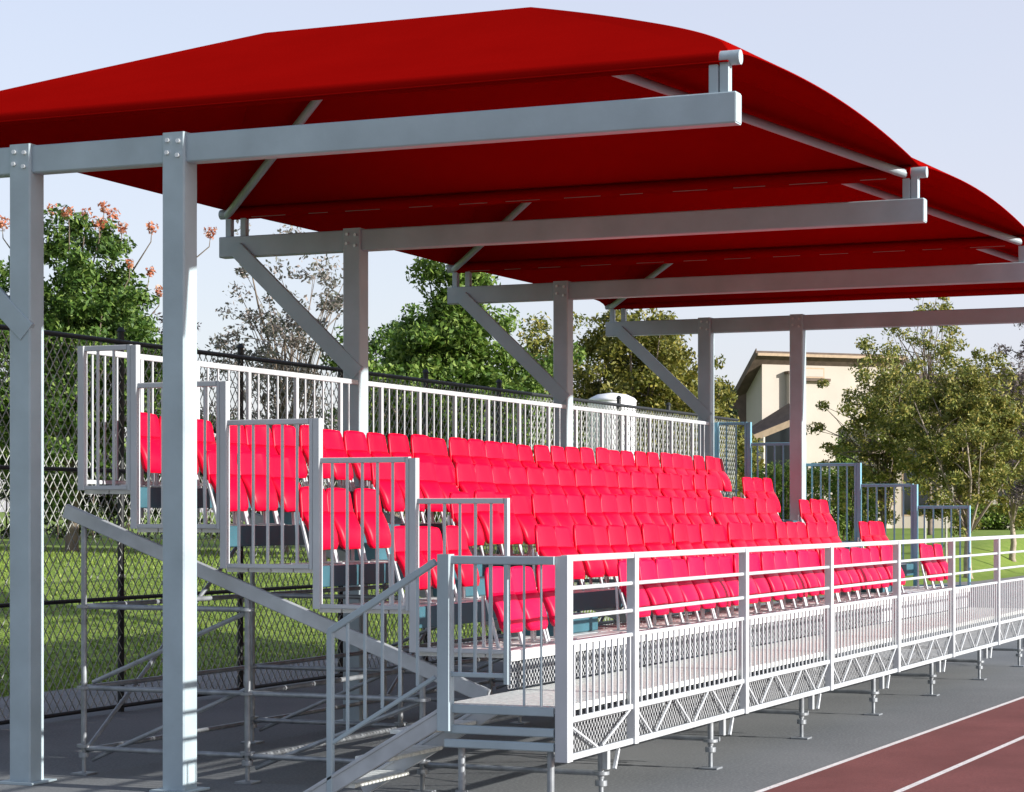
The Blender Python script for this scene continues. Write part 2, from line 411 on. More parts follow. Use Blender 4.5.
# ------------------------------------------------------------------ railings
def copies(parent, src, locs, name):
    """the same little mesh at several places under one thing"""
    for l in locs:
        o = link(name, src, parent); o.location = l
def mesh_of(mb, name, mat):
    me = bpy.data.meshes.new(name); me.from_pydata(mb.v, [], mb.f); me.materials.append(mat); me.polygons.foreach_set('use_smooth', mb.sm); return me

# front walkway railing: one bay per thing
def front_bay(xa, xb, label, corner=False):
    t = thing('front_railing', label, 'railing', (xa, YF, 0), 'railing bays along the front walkway')
    L = xb - xa; w = .05 if corner else .038
    m = MB(); m.cbox((-w, -w, .43), (w, w, 1.86), .006); p = m.build('post', M['rail'], t)
    m = MB(); m.bar((0, 0, 1.845), (L, 0, 1.845), .05, .045); m.build('handrail', M['rail'], t)
    for z, h in ((1.635, .028), (1.43, .028), (1.25, .03)):
        m = MB(); m.bar((w, 0, z), (L-.038, 0, z), .028, h); m.build('rail', M['rail'], t)
    m = MB(); m.bar((w, 0, .71), (L-.038, 0, .71), .035, .04); m.build('chord', M['rail'], t)
    m = MB(); m.bar((w, 0, .45), (L-.038, 0, .45), .035, .045); m.build('chord', M['rail'], t)
    n = max(1, round(L/.125)); b = MB(); b.bar((0, 0, .73), (0, 0, 1.235), .016, .016, (0,1,0)); me = mesh_of(b, 'baluster', M['rail'])
    copies(t, me, [(L*(k+.5)/n, .0, 0) for k in range(n)], 'baluster')
    nd = 3 if L > 2 else 1
    for k in range(nd):
        a, b_ = L*k/nd + .06, L*(k+1)/nd - .06; mid = (a + b_)/2
        for p0, p1 in (((a, .69), (mid - .05, .475)), ((mid + .05, .475), (b_, .69))):
            m = MB(); m.bar((p0[0], 0, p0[1]), (p1[0], 0, p1[1]), .017, .017); m.build('diagonal', M['rail'], t)
    m = MB(); m.box((w, .034, .47), (L-.038, .037, .70)); m.build('mesh_screen', M['perf'], t)
    return t
posts = [XL + .05, 15.88] + [15.88 + BAY*k for k in range(1, 7)]
for i in range(7):
    front_bay(posts[i], posts[i+1], f"white front walkway railing bay, {ORD[i+1]} from the near landing corner", i == 0)
t = thing('railing_end_post', 'white railing post closing the far end of the front walkway', 'post', (posts[7], YF, 0))
m = MB(); m.cbox((-.038, -.038, .43), (.038, .038, 1.86)); m.build('post_shaft', M['rail'], t)

# landing railing on the near edge
t = thing('landing_railing', 'grey picket railing across the near edge of the stair landing', 'railing', (XL, YF, 0))
yl = ROWY[0] - .02 - YF
m = MB(); m.cbox((-.045, yl-.05, .62), (.045, yl+.05, 1.87)); m.build('post', M['frame'], t)
m = MB(); m.bar((0, .05, 1.83), (0, yl-.05, 1.83), .045, .06); m.build('handrail', M['frame'], t)
m = MB(); m.bar((0, .42, 1.02), (0, yl-.05, 1.02), .035, .035); m.build('rail', M['frame'], t)
m = MB(); m.cbox((-.025, .39, .96), (.025, .43, 1.80)); m.build('post', M['frame'], t)
b = MB(); b.bar((0, 0, 1.035), (0, 0, 1.80), .022, .022, (0,1,0)); copies(t, mesh_of(b, 'baluster', M['frame']), [(0, .42 + .118*k, 0) for k in range(1, 4)], 'baluster')
b = MB(); b.bar((0, 0, .815), (0, 0, 1.80), .016, .016, (0,1,0)); copies(t, mesh_of(b, 'baluster', M['frame']), [(0, .15, 0), (0, .28, 0)], 'baluster')

# stair down from the landing
t = thing('access_stair', 'short galvanised stair with sloping picket handrail at the near end', 'stair', (XL, ROWY[0], 0))
RUN, RISE = 1.12, DECK
for xx in (0, .93):
    m = MB(); m.bar((xx, .0, DECK-.09), (xx, RUN, .055), .03, .13); m.build('stringer', M['galv'], t)
    m = MB(); m.bar((xx-.018, .0, DECK-.035), (xx-.018, RUN, .11), .012, .02); m.build('stringer_flange', M['galv'], t)
for k in range(1, 4):
    y = RUN*k/4; z = DECK - RISE*k/4
    m = MB(); m.cbox((.018, y-.13, z-.03), (.912, y+.15, z), .006); m.build('step', M['deck'], t)
ha, hb = Vector((-.0, .06, 1.815)), Vector((0, .90, 1.305))
m = MB(); m.bar(ha, hb, .045, .05); m.build('handrail', M['frame'], t)
m = MB(); m.bar(ha - Vector((0,0,.82)), hb - Vector((0,0,.82)), .03, .03); m.build('lower_rail', M['frame'], t)
m = MB(); m.cbox((-.024, .875, .09), (.024, .925, 1.315)); m.build('newel_post', M['frame'], t)
b = MB(); b.bar((0,0,-.80), (0,0,-.02), .022, .022, (0,1,0)); me = mesh_of(b, 'baluster', M['frame'])
copies(t, me, [tuple(ha.lerp(hb, k/6)) for k in range(1, 6)], 'baluster')

# side guard panels stepping down both ends
def guard_panel(x, ya, yb, z, mat, label, group, top=1.165, tall=False):
    t = thing('guard_panel', label, 'guard rail', (x, yb, z), group)
    L = ya - yb
    m = MB(); m.cbox((-.03, L-.065, -.02), (.03, L, top + (.31 if not tall else .0))); m.build('post', mat, t)
    m = MB(); m.cbox((-.02, .0, -.02), (.02, .04, top)); m.build('post', mat, t)
    m = MB(); m.bar((0, .04, top-.022), (0, L-.065, top-.022), .04, .044); m.build('top_rail', mat, t)
    m = MB(); m.bar((0, .04, .0), (0, L-.065, .0), .036, .036); m.build('bottom_rail', mat, t)
    n = max(2, round(L/.15)); b = MB(); b.bar((0, 0, .018), (0, 0, top-.044), .022, .022, (0,1,0)); me = mesh_of(b, 'baluster', mat)
    copies(t, me, [(0, .02 + (L-.05)*k/n, 0) for k in range(1, n)], 'baluster')
    return t
YY = [YB] + ROWY[::-1]
for i in range(5):
    k = 4 - i
    guard_panel(X0 - .05, YY[i], YY[i+1], ROWZ[k] if i == 0 else ROWZ[k], M['rail'], f"pale picket guard panel at the near end beside the {ROWNAME[k]} row", 'near end guard panels', tall=(i == 0)) if i == 0 else None
levels = [ROWZ[4]] + [ROWZ[3], ROWZ[2], ROWZ[1], ROWZ[0]]
ends = [YB, 10.09, 9.25, 8.41, 7.57, 6.74]
names = ['top', 'fourth', 'third', 'second', 'front']
for i in range(1, 5):
    guard_panel(X0 - .05, ends[i], ends[i+1], levels[i], M['rail'], f"pale picket guard panel at the near end beside the {names[i]} row", 'near end guard panels')
for i in range(5):
    guard_panel(X1 + .05, ends[i], ends[i+1], levels[i], M['bluerail'], f"blue-grey picket guard panel at the far end beside the {names[i]} row", 'far end guard panels', tall=(i == 0))

# back railing
t = thing('back_railing', 'long white picket railing behind the top row of seats', 'railing', (X0, YB + .03, ROWZ[4]))
L = X1 - X0; top = 1.14
m = MB(); m.bar((0, 0, top), (L, 0, top), .045, .05); m.build('handrail', M['rail'], t)
m = MB(); m.bar((0, 0, .05), (L, 0, .05), .035, .035); m.build('bottom_rail', M['rail'], t)
nb = 18
b = MB(); b.cbox((-.022, -.022, -.25), (.022, .022, top-.025)); copies(t, mesh_of(b, 'post', M['rail']), [(L*k/nb, 0, 0) for k in range(1, nb+1)], 'post')
b = MB(); b.bar((0, 0, .07), (0, 0, top-.025), .018, .018, (0,1,0)); copies(t, mesh_of(b, 'baluster', M['rail']), [(L*(k + j/5)/nb, 0, 0) for k in range(nb) for j in range(1, 5)], 'baluster')

# ------------------------------------------------------------------ canopy
FX = [15.0, 20.735, 26.47, 32.205]; BY0, BY1 = 4.745, 12.28; BT, BBm = 5.09, 4.87; PZ = 5.335
flab = ['near steel canopy frame with two square posts standing before the seating',
        'steel canopy frame behind the near one, single post rising behind the back railing',
        'third steel canopy frame from the near end, one post and a sloping brace',
        'farthest steel canopy frame with two square posts beyond the far end']
for i, x in enumerate(FX):
    t = thing('canopy_frame', flab[i], 'canopy frame', (x, 10.69, 0), 'steel frames carrying the red canopy')
    oy = -10.69
    def P(mb, name, mat=M['frame'], par=t): return mb.build(name, mat, par)
    m = MB(); m.cbox((-.07, BY0+oy, BBm), (.07, BY1+oy, BT), .010); P(m, 'beam')
    m = MB(); m.cbox((-.062, BY0+oy-.006, BBm+.01), (.062, BY0+oy-.001, BT-.01)); P(m, 'end_cap')
    for y in ([10.69, 9.265] if i in (0, 3) else [10.69]):
        m = MB(); m.cbox((-.1, y+oy-.1, .012), (.1, y+oy+.1, BT+.012), .012); pp = P(m, 'post')
        m = MB(); m.cbox((-.17, y+oy-.17, .004), (.17, y+oy+.17, .024), .005); m.build('base_plate', M['frame'], pp)
        for dy, dz in ((-.045, .05), (.05, .075), (-.05, .16), (.045, .17)):
            m = MB(); m.tube((-.100, y+oy+dy, BBm+dz), (-.122, y+oy+dy, BBm+dz), .018, n=6); m.build('bolt', M['bolt'], pp)
    m = MB(); m.bar((-.085, 12.06+oy, 4.95), (-.085, 10.62+oy, 3.60), .05, .17); P(m, 'brace')
    m = MB(); m.tube((0, BY0+oy-.02, PZ), (0, BY1+oy+.02, PZ), .052, n=14); P(m, 'eave_pipe')
    for y in (BY0+.09, BY0+.17, BY1-.09, BY1-.27):
        m = MB(); m.cbox((-.035, y+oy-.035, BT), (.035, y+oy+.035, PZ-.03), .006); P(m, 'stub')
# roof fabric: one hipped bay between two frames
def roof_fn(xa, xb, lip):
    """hipped tent: rows 0-.2 front end, .2-.8 slopes between the hips, .8-1 back end; creases lie on grid lines"""
    xm = (xa + xb)/2; H = 1.125
    def f(a, b):
        p = max(.006, 1 - abs(2*a - 1)); x = xa + (xb - xa)*a; z0 = PZ + .062
        yf = 4.80 + 2.72*p**1.25; yb = 12.30 - 2.17*p; zt = H*p**.97
        sag = -.035*math.sin(math.pi*p); e = (1 - p)**24 if (a < .5 and lip < 0) or (a > .5 and lip > 0) else 0
        x += lip*.072*e; z0 -= .122*e      # the free end laps over its pipe
        if b < .2:
            q = b/.2; ze = .135*max(0, math.sin(math.pi*p/2))**.8
            return (x, 4.80 + (yf - 4.80)*q, z0 + ze + (zt - ze)*(1 - max(0, 1 - q)**1.25))
        if b > .8:
            q = (1 - b)/.2; ze = .02*p
            return (x, 12.30 + (yb - 12.30)*q, z0 + ze + (zt - ze)*q)
        q = (b - .2)/.6
        return (x, yf + (yb - yf)*q, z0 + zt + sag*max(0, math.sin(math.pi*q))**.5)
    return f
rl = ['near bay of the dark red fabric canopy, its end slope facing out',
      'middle bay of the dark red fabric canopy between the other two',
      'far bay of the dark red fabric canopy over the far seats']
for i in range(3):
    t = thing('canopy_roof', rl[i], 'canopy', (0,0,0), 'red fabric bays of the canopy')
    fn = roof_fn(FX[i], FX[i+1], (-1, 0, 1)[i])
    m = MB(); m.shell(fn, 40, 40, .008, False); m.build('fabric', M['fabric'], t)
    xm = (FX[i] + FX[i+1])/2; rz = PZ + 1.06
    for xe in (FX[i], FX[i+1]):
        sgn = 1 if xe < xm else -1
        for ye, yr in ((12.2, 9.15), (4.92, 7.9)):
            p0 = Vector((xe + sgn*.03, ye, PZ - .01)); p1 = Vector((xm - sgn*.02, yr, rz - .02))
            m = MB(); m.tube(p0, p1, .042, n=10); m.build('rafter', M['frame'], t)
    m = MB(); m.tube((xm, 7.6, rz), (xm, 10.0, rz), .042); m.build('ridge_pipe', M['frame'], t)
    # hem sleeve wrapped round the frame pipe (one sleeve per frame, with the bay that starts there) and its lacing
    for xe in ([FX[i], FX[3]] if i == 2 else [FX[i]]):
        end = xe in (FX[0], FX[3]); zz = PZ if end else PZ + .004; m = MB(); m.tube((xe, 4.87, zz), (xe, 12.2, zz), .057 if end else .067, n=20); m.build('hem', M['fabric'], t)
        if xe in (FX[1], FX[2]):
            m = MB(); y = 5.1; r_ = random.Random(i)
            while y < 12:
                a = r_.uniform(.22, .42); m.tube((xe-.045, y, PZ-.046), (xe-.045, y+a, PZ-.046), .0045, n=5); y += a + r_.uniform(.2, .34)
            m.build('lacing', M['lace'], t)

# ------------------------------------------------------------------ chain link fence
FY = 13.6; FH = 4.02; fx0, fx1 = 12.9, 42.8
t = thing('chain_link_fence', 'tall black chain link fence running behind the grandstand', 'fence', (fx0, FY, 0))
nx = 11; pm = MB(); pm.tube((0,0,.0), (0,0,FH+.12), .037, n=10); pm.tube((0,0,FH+.12), (0,0,FH+.17), .055, .02, n=10)
copies(t, mesh_of(pm, 'post', M['blackvinyl']), [(k*2.57 + .2, 0, 0) for k in range(nx+1)], 'post')
for z in (.07, 1.24, 2.62, FH):
    m = MB(); m.tube((0, -.05, z), (fx1-fx0, -.05, z), .022 if z < FH else .027, n=8); m.build('rail', M['blackvinyl'], t)
m = MB(); L = fx1 - fx0; s = .135; H = FH - .09
def wire(x, d):
    xa, xb, za, zb = x, x + d*H*.78, .07, .07 + H
    r = .0068; n = 4
    if (xa < 0 and xb < 0) or (xa > L and xb > L): return
    def clip(xc):
        f = (xc - xa)/(xb - xa); return za + f*(zb - za)
    pts = sorted([(xa, za), (xb, zb)])
    if pts[0][0] < 0: pts[0] = (0, clip(0))
    if pts[1][0] > L: pts[1] = (L, clip(L))
    m.tube((pts[0][0], -.02 + .006*d, pts[0][1]), (pts[1][0], -.02 + .006*d, pts[1][1]), r, n=n)
k = -40
while k*s < L + 5:
    wire(k*s, 1); wire(k*s, -1); k += 1
m.build('chain_link_mesh', M['wire'], t)

# ------------------------------------------------------------------ vegetation
def rnd_dir(r):
    z = r.uniform(-1, 1); a = r.uniform(0, 6.283); q = math.sqrt(1 - z*z); return Vector((q*math.cos(a), q*math.sin(a), z))
def leaf_cluster(vs, fs, c, rad, n, size, r, flat=.75):
    for _ in range(n):
        d = rnd_dir(r)*rad*r.random()**.45; d.z *= flat; p = c + d
        nrm = (rnd_dir(r) + Vector((0,-.35,.6))).normalized(); a = nrm.cross(rnd_dir(r)).normalized(); b = nrm.cross(a)
        L = size*r.uniform(.6, 1.3); w = L*r.uniform(.36, .55); o = len(vs)
        vs += [p - a*L*.5, p + b*w*.5 - nrm*L*.06, p + a*L*.5 - nrm*L*.1, p - b*w*.5 - nrm*L*.06]
        fs.append((o, o+1, o+2, o+3))
def tree(name, label, base, H, crown_z0, rx, ry, mat, nclump=120, per=60, size=.16, crad=.55, seed=1, bark='bark', tr=.14, shape=.0, hollow=.5, blossoms=None, group=None, lean=(0,0), nl=9, twig=1.0):
    r = random.Random(seed); base = Vector((base[0], base[1], ground_z(base[0], base[1]) - .05))
    t = thing(name, label, 'tree', base, group)
    cz = (crown_z0 + H)/2; rz = (H - crown_z0)/2
    clumps = []; size *= .84; per = int(per*2.3); nclump = int(nclump*1.15)
    for _ in range(nclump):
        d = rnd_dir(r); q = hollow + (1 - hollow)*r.random()
        wob = 1 + .22*math.sin(3*d.x + seed) + .18*math.sin(5*d.y + 2*seed + 3*d.z)
        f = 1 - shape*max(0, d.z)
        clumps.append(Vector((lean[0] + d.x*rx*q*wob*f, lean[1] + d.y*ry*q*wob*f, cz + d.z*rz*q*(.93 + .07*wob))))
    m = MB(); top = Vector((lean[0]*.8, lean[1]*.8, crown_z0 + (H - crown_z0)*.55))
    tp = [Vector((0,0,0)), Vector((r.uniform(-.08,.08), r.uniform(-.08,.08), crown_z0*.5)), Vector((lean[0]*.35, lean[1]*.35, crown_z0)), top]
    m.pipe([tp[0] + Vector((0,0,0)), tp[0] + Vector((0,0,.15)), *tp[1:]], [tr*1.5, tr*1.1, tr, tr*.8, tr*.3], 9)
    high = [c for c in clumps if c.z > crown_z0 + (H - crown_z0)*.3]; picks = r.sample(high, min(nl, len(high)))
    for c in picks:
        s0 = tp[2].lerp(top, r.random()*.8) if r.random() > .3 else tp[2]
        mid = s0.lerp(c, .5) + Vector((r.uniform(-.2,.2), r.uniform(-.2,.2), r.uniform(-.1,.3)))
        m.pipe([s0, mid, c], [tr*.45, tr*.28, tr*.08*twig], 6)
        for _ in range(2):
            c2 = r.choice(high)
            if (c2 - mid).length < max(rx, rz)*1.1: m.pipe([mid, mid.lerp(c2, .55) + Vector((0,0,.1)), c2], [tr*.2*twig, tr*.12*twig, .008], 5)
    m.build('trunk', M[bark], t)
    vs, fs = [], []
    for c in clumps: leaf_cluster(vs, fs, c, crad*r.uniform(.6, 1.25), int(per*r.uniform(.6, 1.3)), size, r)
    m = MB(); m.add(vs, fs); m.build('crown', M[mat], t)
    if blossoms:
        vs, fs = [], []
        for (dx, dy, dz, rr) in blossoms:
            p = Vector((dx, dy, dz)); leaf_cluster(vs, fs, p, rr*.85, int(70*rr/.3), .11, r)
            st = MB(); st.pipe([p - Vector((dx*.25, dy*.25, .95 + .3*r.random())), p - Vector((dx*.06, 0, .4)), p], [.022, .014, .008], 5); st.build('flower_stalk', M['bark'], t)
            leaf_cluster(vs, fs, p + Vector((0,0,-.1)), rr*.6, 25, .12, r)
        m = MB(); m.add(vs, fs); m.build('blossom', M['blossom'], t)
    return t
def rel(b, u, v, Z):
    p = at(u, v, Z); g = ground_z(b[0], b[1]) - .05; return (p.x - b[0], p.y - b[1], p.z - g)
# flowering tree beyond the fence at the near end
b = at(72, 560, 56)
bl = [rel(b, u, v, Z) + (q,) for u, v, Z, q in ((85,214,56,.26),(99,222,55.5,.24),(113,214,57,.24),(104,206,56,.18),(68,211,55,.2),(52,208,56,.2),(2,222,56,.3),(-18,228,57,.3),(152,226,56,.2),(122,226,56,.2),(211,231,56,.24),(160,290,56,.18),(150,270,57,.16),(130,262,56,.15))]
tree('flowering_tree', 'dense green tree topped with orange blossom behind the fence', b, 8.3, 1.0, 3.0, 2.7, 'leaf_dark', 320, 80, .20, .5, 3, tr=.16, hollow=.35, blossoms=bl, shape=.25, lean=(.2,-.1))
b = at(-110, 560, 62)
tree('broadleaf_tree', 'dark green tree outside the fence, behind the near back post', b, 7.6, 1.0, 2.9, 2.7, 'leaf_green', 180, 70, .2, .55, 8)
b = at(180, 560, 58)
tree('slender_tree', 'narrow purplish sparse tree just beside the flowering tree', b, 6.6, 2.0, .75, .8, 'twigleaf', 34, 26, .15, .3, 14, tr=.06)
# open grey tree
b = at(285, 555, 58)
tree('sparse_tree', 'thin branched tree with sparse grey-pink leaves seen beneath the canopy brace', b, 8.6, 1.8, 2.3, 2.2, 'leaf_grey', 105, 26, .17, .36, 21, tr=.09, hollow=.25, nl=26, twig=.8)
b = at(455, 555, 54)
tree('broadleaf_tree', 'dense bright green round tree behind the middle of the back railing', b, 7.9, .7, 2.6, 2.5, 'leaf_green', 270, 80, .19, .5, 31, shape=.3, hollow=.3)
b = at(395, 555, 62)
tree('broadleaf_tree', 'small green tree tucked behind the round bright green one', b, 6.9, .9, 1.7, 1.8, 'leaf_dark', 110, 60, .19, .45, 35)
b = at(560, 555, 66)
tree('sparse_tree', 'thin dark-leaved tree between the bright green and olive trees', b, 7.2, 1.0, 2.0, 2.0, 'leaf_mix', 130, 50, .18, .45, 37, tr=.08, nl=16)
b = at(640, 555, 62)
tree('olive_tree', 'olive-yellow leafy tree behind the third canopy post', b, 7.6, .7, 2.1, 2.2, 'leaf_olive', 210, 70, .18, .45, 41, shape=.2)
b = at(600, 555, 70)
tree('sparse_tree', 'bare purplish tree poking up behind the olive trees', b, 7.2, 3.5, 1.3, 1.3, 'twigleaf', 36, 18, .16, .35, 44, tr=.08, nl=20)
b = at(695, 555, 68)
tree('olive_tree', 'yellow-green tree left of the cream house, beside its brown eave', b, 6.4, .7, 1.5, 1.7, 'leaf_olive', 120, 60, .18, .42, 47)
b = at(722, 545, 96)
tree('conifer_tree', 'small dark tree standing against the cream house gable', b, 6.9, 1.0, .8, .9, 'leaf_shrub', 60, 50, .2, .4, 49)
b = at(655, 545, 95)
tree('broadleaf_tree', 'distant brown-green tree whose top shows above the olive-yellow tree', b, 8.6, 2.0, 1.7, 1.7, 'leaf_mix', 80, 50, .22, .5, 52)
# right-hand trees
b = at(968, 538, 74)
tree('street_tree', 'full brown-green tree with a pale straight trunk on the lawn', b, 7.9, 1.4, 2.9, 2.7, 'leaf_mix', 240, 60, .17, .38, 61, bark='palebark', tr=.13, shape=.15, hollow=.25, nl=16)
b = at(884, 533, 78)
tree('street_tree', 'loose olive tree with open top partly hiding the cream house', b, 8.1, 1.2, 3.0, 2.6, 'leaf_mix', 165, 52, .17, .36, 67, bark='bark', tr=.1, shape=.35, hollow=.25, nl=18)
b = at(1045, 536, 80)
tree('street_tree', 'thin purplish tree at the frame edge past the pale trunk', b, 9.3, 2.0, 2.2, 2.0, 'twigleaf', 120, 30, .17, .4, 71, tr=.08, nl=22)
b = at(930, 533, 92)
tree('sparse_tree', 'tall airy tree whose twigs show above the far canopy beam', b, 11.2, 3.0, 2.1, 2.0, 'leaf_mix', 90, 30, .2, .4, 73, tr=.09, nl=22)
b = at(1012, 536, 84)
tree('street_tree', 'yellow-green tree filling the gap beyond the pale trunk', b, 7.6, 1.4, 2.5, 2.3, 'leaf_olive', 170, 55, .17, .38, 83, bark='palebark', tr=.11, shape=.2, hollow=.25, nl=14)
# staked saplings
for k, (u, w) in enumerate(((925, .03), (946, .03))):
    b = at(u, 541, 72); t = thing('tree_stake', ['pale upright stake beside the far guard panel, nearer the house', 'pale upright stake between the other stake and the pale trunk'][k], 'stake', (b.x, b.y, ground_z(b.x, b.y) - .05), 'stakes on the lawn')
    m = MB(); m.tube((0,0,0), (0,0,1.95), .045, .04, n=8); m.tube((0,0,1.95),(0,0,2.0), .04, .015, n=8); m.build('stake_shaft', M['stake'], t)
    m = MB(); m.tube((-.055,0,1.55),(.055,0,1.55), .012); m.tube((0,-.055,1.2),(0,.055,1.2), .012); m.build('tie', M['blackvinyl'], t)
def hedge(name, label, p0, p1, w, h, mat, n, size, seed, jag=.2):
    r = random.Random(seed); p0, p1 = Vector((p0[0], p0[1], 0)), Vector((p1[0], p1[1], 0)); d = (p1 - p0); nn = Vector((-d.y, d.x, 0)).normalized()
    base = Vector((p0.x, p0.y, ground_z(p0.x, p0.y))); t = thing(name, label, 'hedge', base)
    vs, fs = [], []; st = MB()
    for k in range(n):
        f = r.random(); q = p0 + d*f + nn*r.uniform(-w/2, w/2)
        hh = h*(1 + jag*math.sin(f*23 + seed) + jag*.6*math.sin(f*61)); g = ground_z(q.x, q.y)
        c = Vector((q.x - base.x, q.y - base.y, g - base.z + hh*r.random()**.7))
        leaf_cluster(vs, fs, c, .3, 26, size, r)
        if k % 25 == 0: st.pipe([(c.x, c.y, g - base.z - .05), (c.x + r.uniform(-.1,.1), c.y, g - base.z + hh*.5), (c.x, c.y, g - base.z + hh*.85)], [.03,.02,.01], 5)
    m = MB(); m.add(vs, fs); m.build('foliage', M[mat], t); st.build('stem', M['bark'], t)
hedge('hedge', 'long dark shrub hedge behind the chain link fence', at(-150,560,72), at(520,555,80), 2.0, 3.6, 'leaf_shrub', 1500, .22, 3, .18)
hedge('hedge', 'brown-green shrub hedge behind the far part of the back railing', at(500,555,82), at(735,550,90), 2.0, 3.8, 'leaf_mix', 750, .22, 5, .15)
hedge('hedge', 'clipped green hedge before the cream house wall', at(735,545,84), at(872,545,86), 1.6, 2.9, 'leaf_hedge', 620, .17, 7, .05)
hedge('hedge', 'low trimmed hedge at the back of the lawn by the pale trunk', at(955,538,100), at(1075,538,100), 1.4, 1.05, 'leaf_hedge', 420, .18, 9, .06)
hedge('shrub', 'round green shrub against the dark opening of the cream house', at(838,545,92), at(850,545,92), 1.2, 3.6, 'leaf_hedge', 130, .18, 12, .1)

# ------------------------------------------------------------------ house
def house():
    Z = 108
    o = at(762, 470, Z); g = ground_z(o.x, o.y)
    k = Z/FOC
    t = thing('cream_house', 'cream stucco house with steep brown roof beyond the hedge', 'house', (o.x, o.y, g))
    ang = R(-33)                      # lit wall runs off to the viewer's right
    ex = Vector((math.cos(YAW + ang + R(-57)), math.sin(YAW + ang + R(-57)), 0))
    ex = Vector((sn*.93 + cs*.37, -cs*.93 + sn*.37, 0)).normalized()
    ey = Vector((-ex.y, ex.x, 0))     # into the house
    def L(a, b, z): return ex*a + ey*b + Vector((0,0,z))
    top = EYE + (HOR - 357)*k - g; low = top - 4.2
    def pr(mb, n, mt, par=t): return mb.build(n, M[mt], par)
    W = 7.2; D = 7.0
    m = MB(); m.prism([L(0,0,-.3), L(W,0,-.3), L(W,0,top), L(0,0,top)], ey*.25); w1 = pr(m, 'front_wall', 'cream')
    m = MB(); m.prism([L(0,.25,-.3), L(0,D,-.3), L(0,D,low-1.6), L(0,.25,top-.08)], ex*.25); pr(m, 'gable_wall', 'cream')
    m = MB(); m.prism([L(W,.25,-.3), L(W,D,-.3), L(W,D,low-1.6), L(W,.25,top-.08)], -ex*.25); pr(m, 'side_wall', 'cream')
    m = MB(); m.prism([L(.25,D,-.3), L(W-.25,D,-.3), L(W-.25,D,low-1.6), L(.25,D,low-1.6)], -ey*.25); pr(m, 'back_wall', 'cream')
    sl = (low - 1.6 - top)/D
    m = MB(); m.prism([L(-.55,-.45,top+.02-.45*sl*0), L(-.55,-.45,top+.26), L(-.55,D+.8,top+.26+sl*(D+1.2)), L(-.55,D+.8,top+.08+sl*(D+1.2))], ex*(W+1.1)); rf = pr(m, 'roof', 'brownroof')
    m = MB(); m.prism([L(-.60,-.50,top+.0), L(-.60,-.50,top+.36), L(-.60,D+.85,top+.36+sl*(D+1.25)), L(-.60,D+.85,top+.0+sl*(D+1.25))], ex*.05); m.build('barge_board', M['brownroof'], rf)
    oo = Vector((o.x, o.y, g)); pts = [at(u, v, 109.5) - oo for u, v in ((714,398),(727,387),(748,394),(753,408),(745,430),(738,412),(722,407))]
    m = MB(); m.prism(pts, ey*1.5); pr(m, 'side_eave', 'brownroof')
    m = MB(); m.prism([L(-.55,-.52,top+.02), L(-.55,-.62,top+.02), L(-.55,-.64,top+.15), L(-.55,-.5,top+.15)], ex*(W+1.1)); m.build('gutter', M['fascia'], rf)
    m = MB(); dp = L(W-.4,-.12,0); m.tube((dp.x, dp.y, -.2), (dp.x, dp.y, top), .05); pr(m, 'downpipe', 'fascia')
    # window with a projecting sill band
    def wnd(a0, a1, z0, z1):
        m = MB(); m.prism([L(a0,-.03,z0), L(a1,-.03,z0), L(a1,-.03,z1), L(a0,-.03,z1)], ey*.028); f = pr(m, 'window', 'fascia')
        m = MB(); m.prism([L(a0+.07,-.045,z0+.07), L(a1-.07,-.045,z0+.07), L(a1-.07,-.045,z1-.07), L(a0+.07,-.045,z1-.07)], ey*.012); m.build('pane', M['cream'], f)
        m = MB(); m.prism([L(a0-.1,-.3,z0-.16), L(a1+.2,-.3,z0-.16), L(a1+.2,-.3,z0-.03), L(a0-.1,-.3,z0-.03)], ey*.295); m.build('sill', M['brownroof'], f)
    wnd(2.2, 3.4, top-.95, top-.45)
    m = MB(); m.prism([L(1.30,-.35,-.3), L(1.72,-.35,-.3), L(1.72,-.35,top-.8), L(1.30,-.35,top-.8)], ey*.348); pr(m, 'pier', 'cream')
    m = MB(); m.prism([L(1.22,-.42,top-.8), L(1.80,-.42,top-.8), L(1.80,-.42,top-.66), L(1.22,-.42,top-.66)], ey*.418); pr(m, 'pier_cap', 'brownroof')
    m = MB(); m.prism([L(4.2,-.02,-.3), L(6.4,-.02,-.3), L(6.4,-.02,top-3.4), L(4.2,-.02,top-3.4)], ey*.018); dd = pr(m, 'garage_opening_shade', 'darkwin_shade')  # flat dark sheet, the shade inside the opening put in as colour
    # lean-to roof sloping down to the left
    q0, q1 = at(789, 403, 107.5) - Vector((o.x, o.y, g)), at(728, 441, 107.5) - Vector((o.x, o.y, g))
    f0, f1 = at(797, 417, 105.4) - Vector((o.x, o.y, g)), at(716, 450, 105.4) - Vector((o.x, o.y, g))
    m = MB(); m.prism([q0, q1, f1, f0], (0, 0, -.14)); lr = pr(m, 'porch_roof', 'brownroof')
    off = (f0 - q0).normalized()*.05; off.z = 0
    m = MB(); m.prism([f0 + off*.1, f1 + off*.1, f1 + off*.1 - Vector((0,0,.32)), f0 + off*.1 - Vector((0,0,.32))], off); m.build('porch_fascia', M['fascia'], lr)
    for e in (.04, .42, .80):
        p = f0.lerp(f1, e) + Vector((.06, .06, 0))
        m = MB(); m.cbox((p.x-.11, p.y-.11, -.3), (p.x+.11, p.y+.11, p.z - .2)); pr(m, 'porch_post', 'cream')
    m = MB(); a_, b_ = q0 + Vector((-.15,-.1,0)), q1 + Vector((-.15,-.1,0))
    m.prism([Vector((a_.x,a_.y,-.3)), Vector((b_.x,b_.y,-.3)), b_ - Vector((0,0,.2)), a_ - Vector((0,0,.2))], (.12, .08, 0)); pr(m, 'porch_opening_shade', 'darkwin_shade')  # dark sheet that paints the shade below the lean-to roof
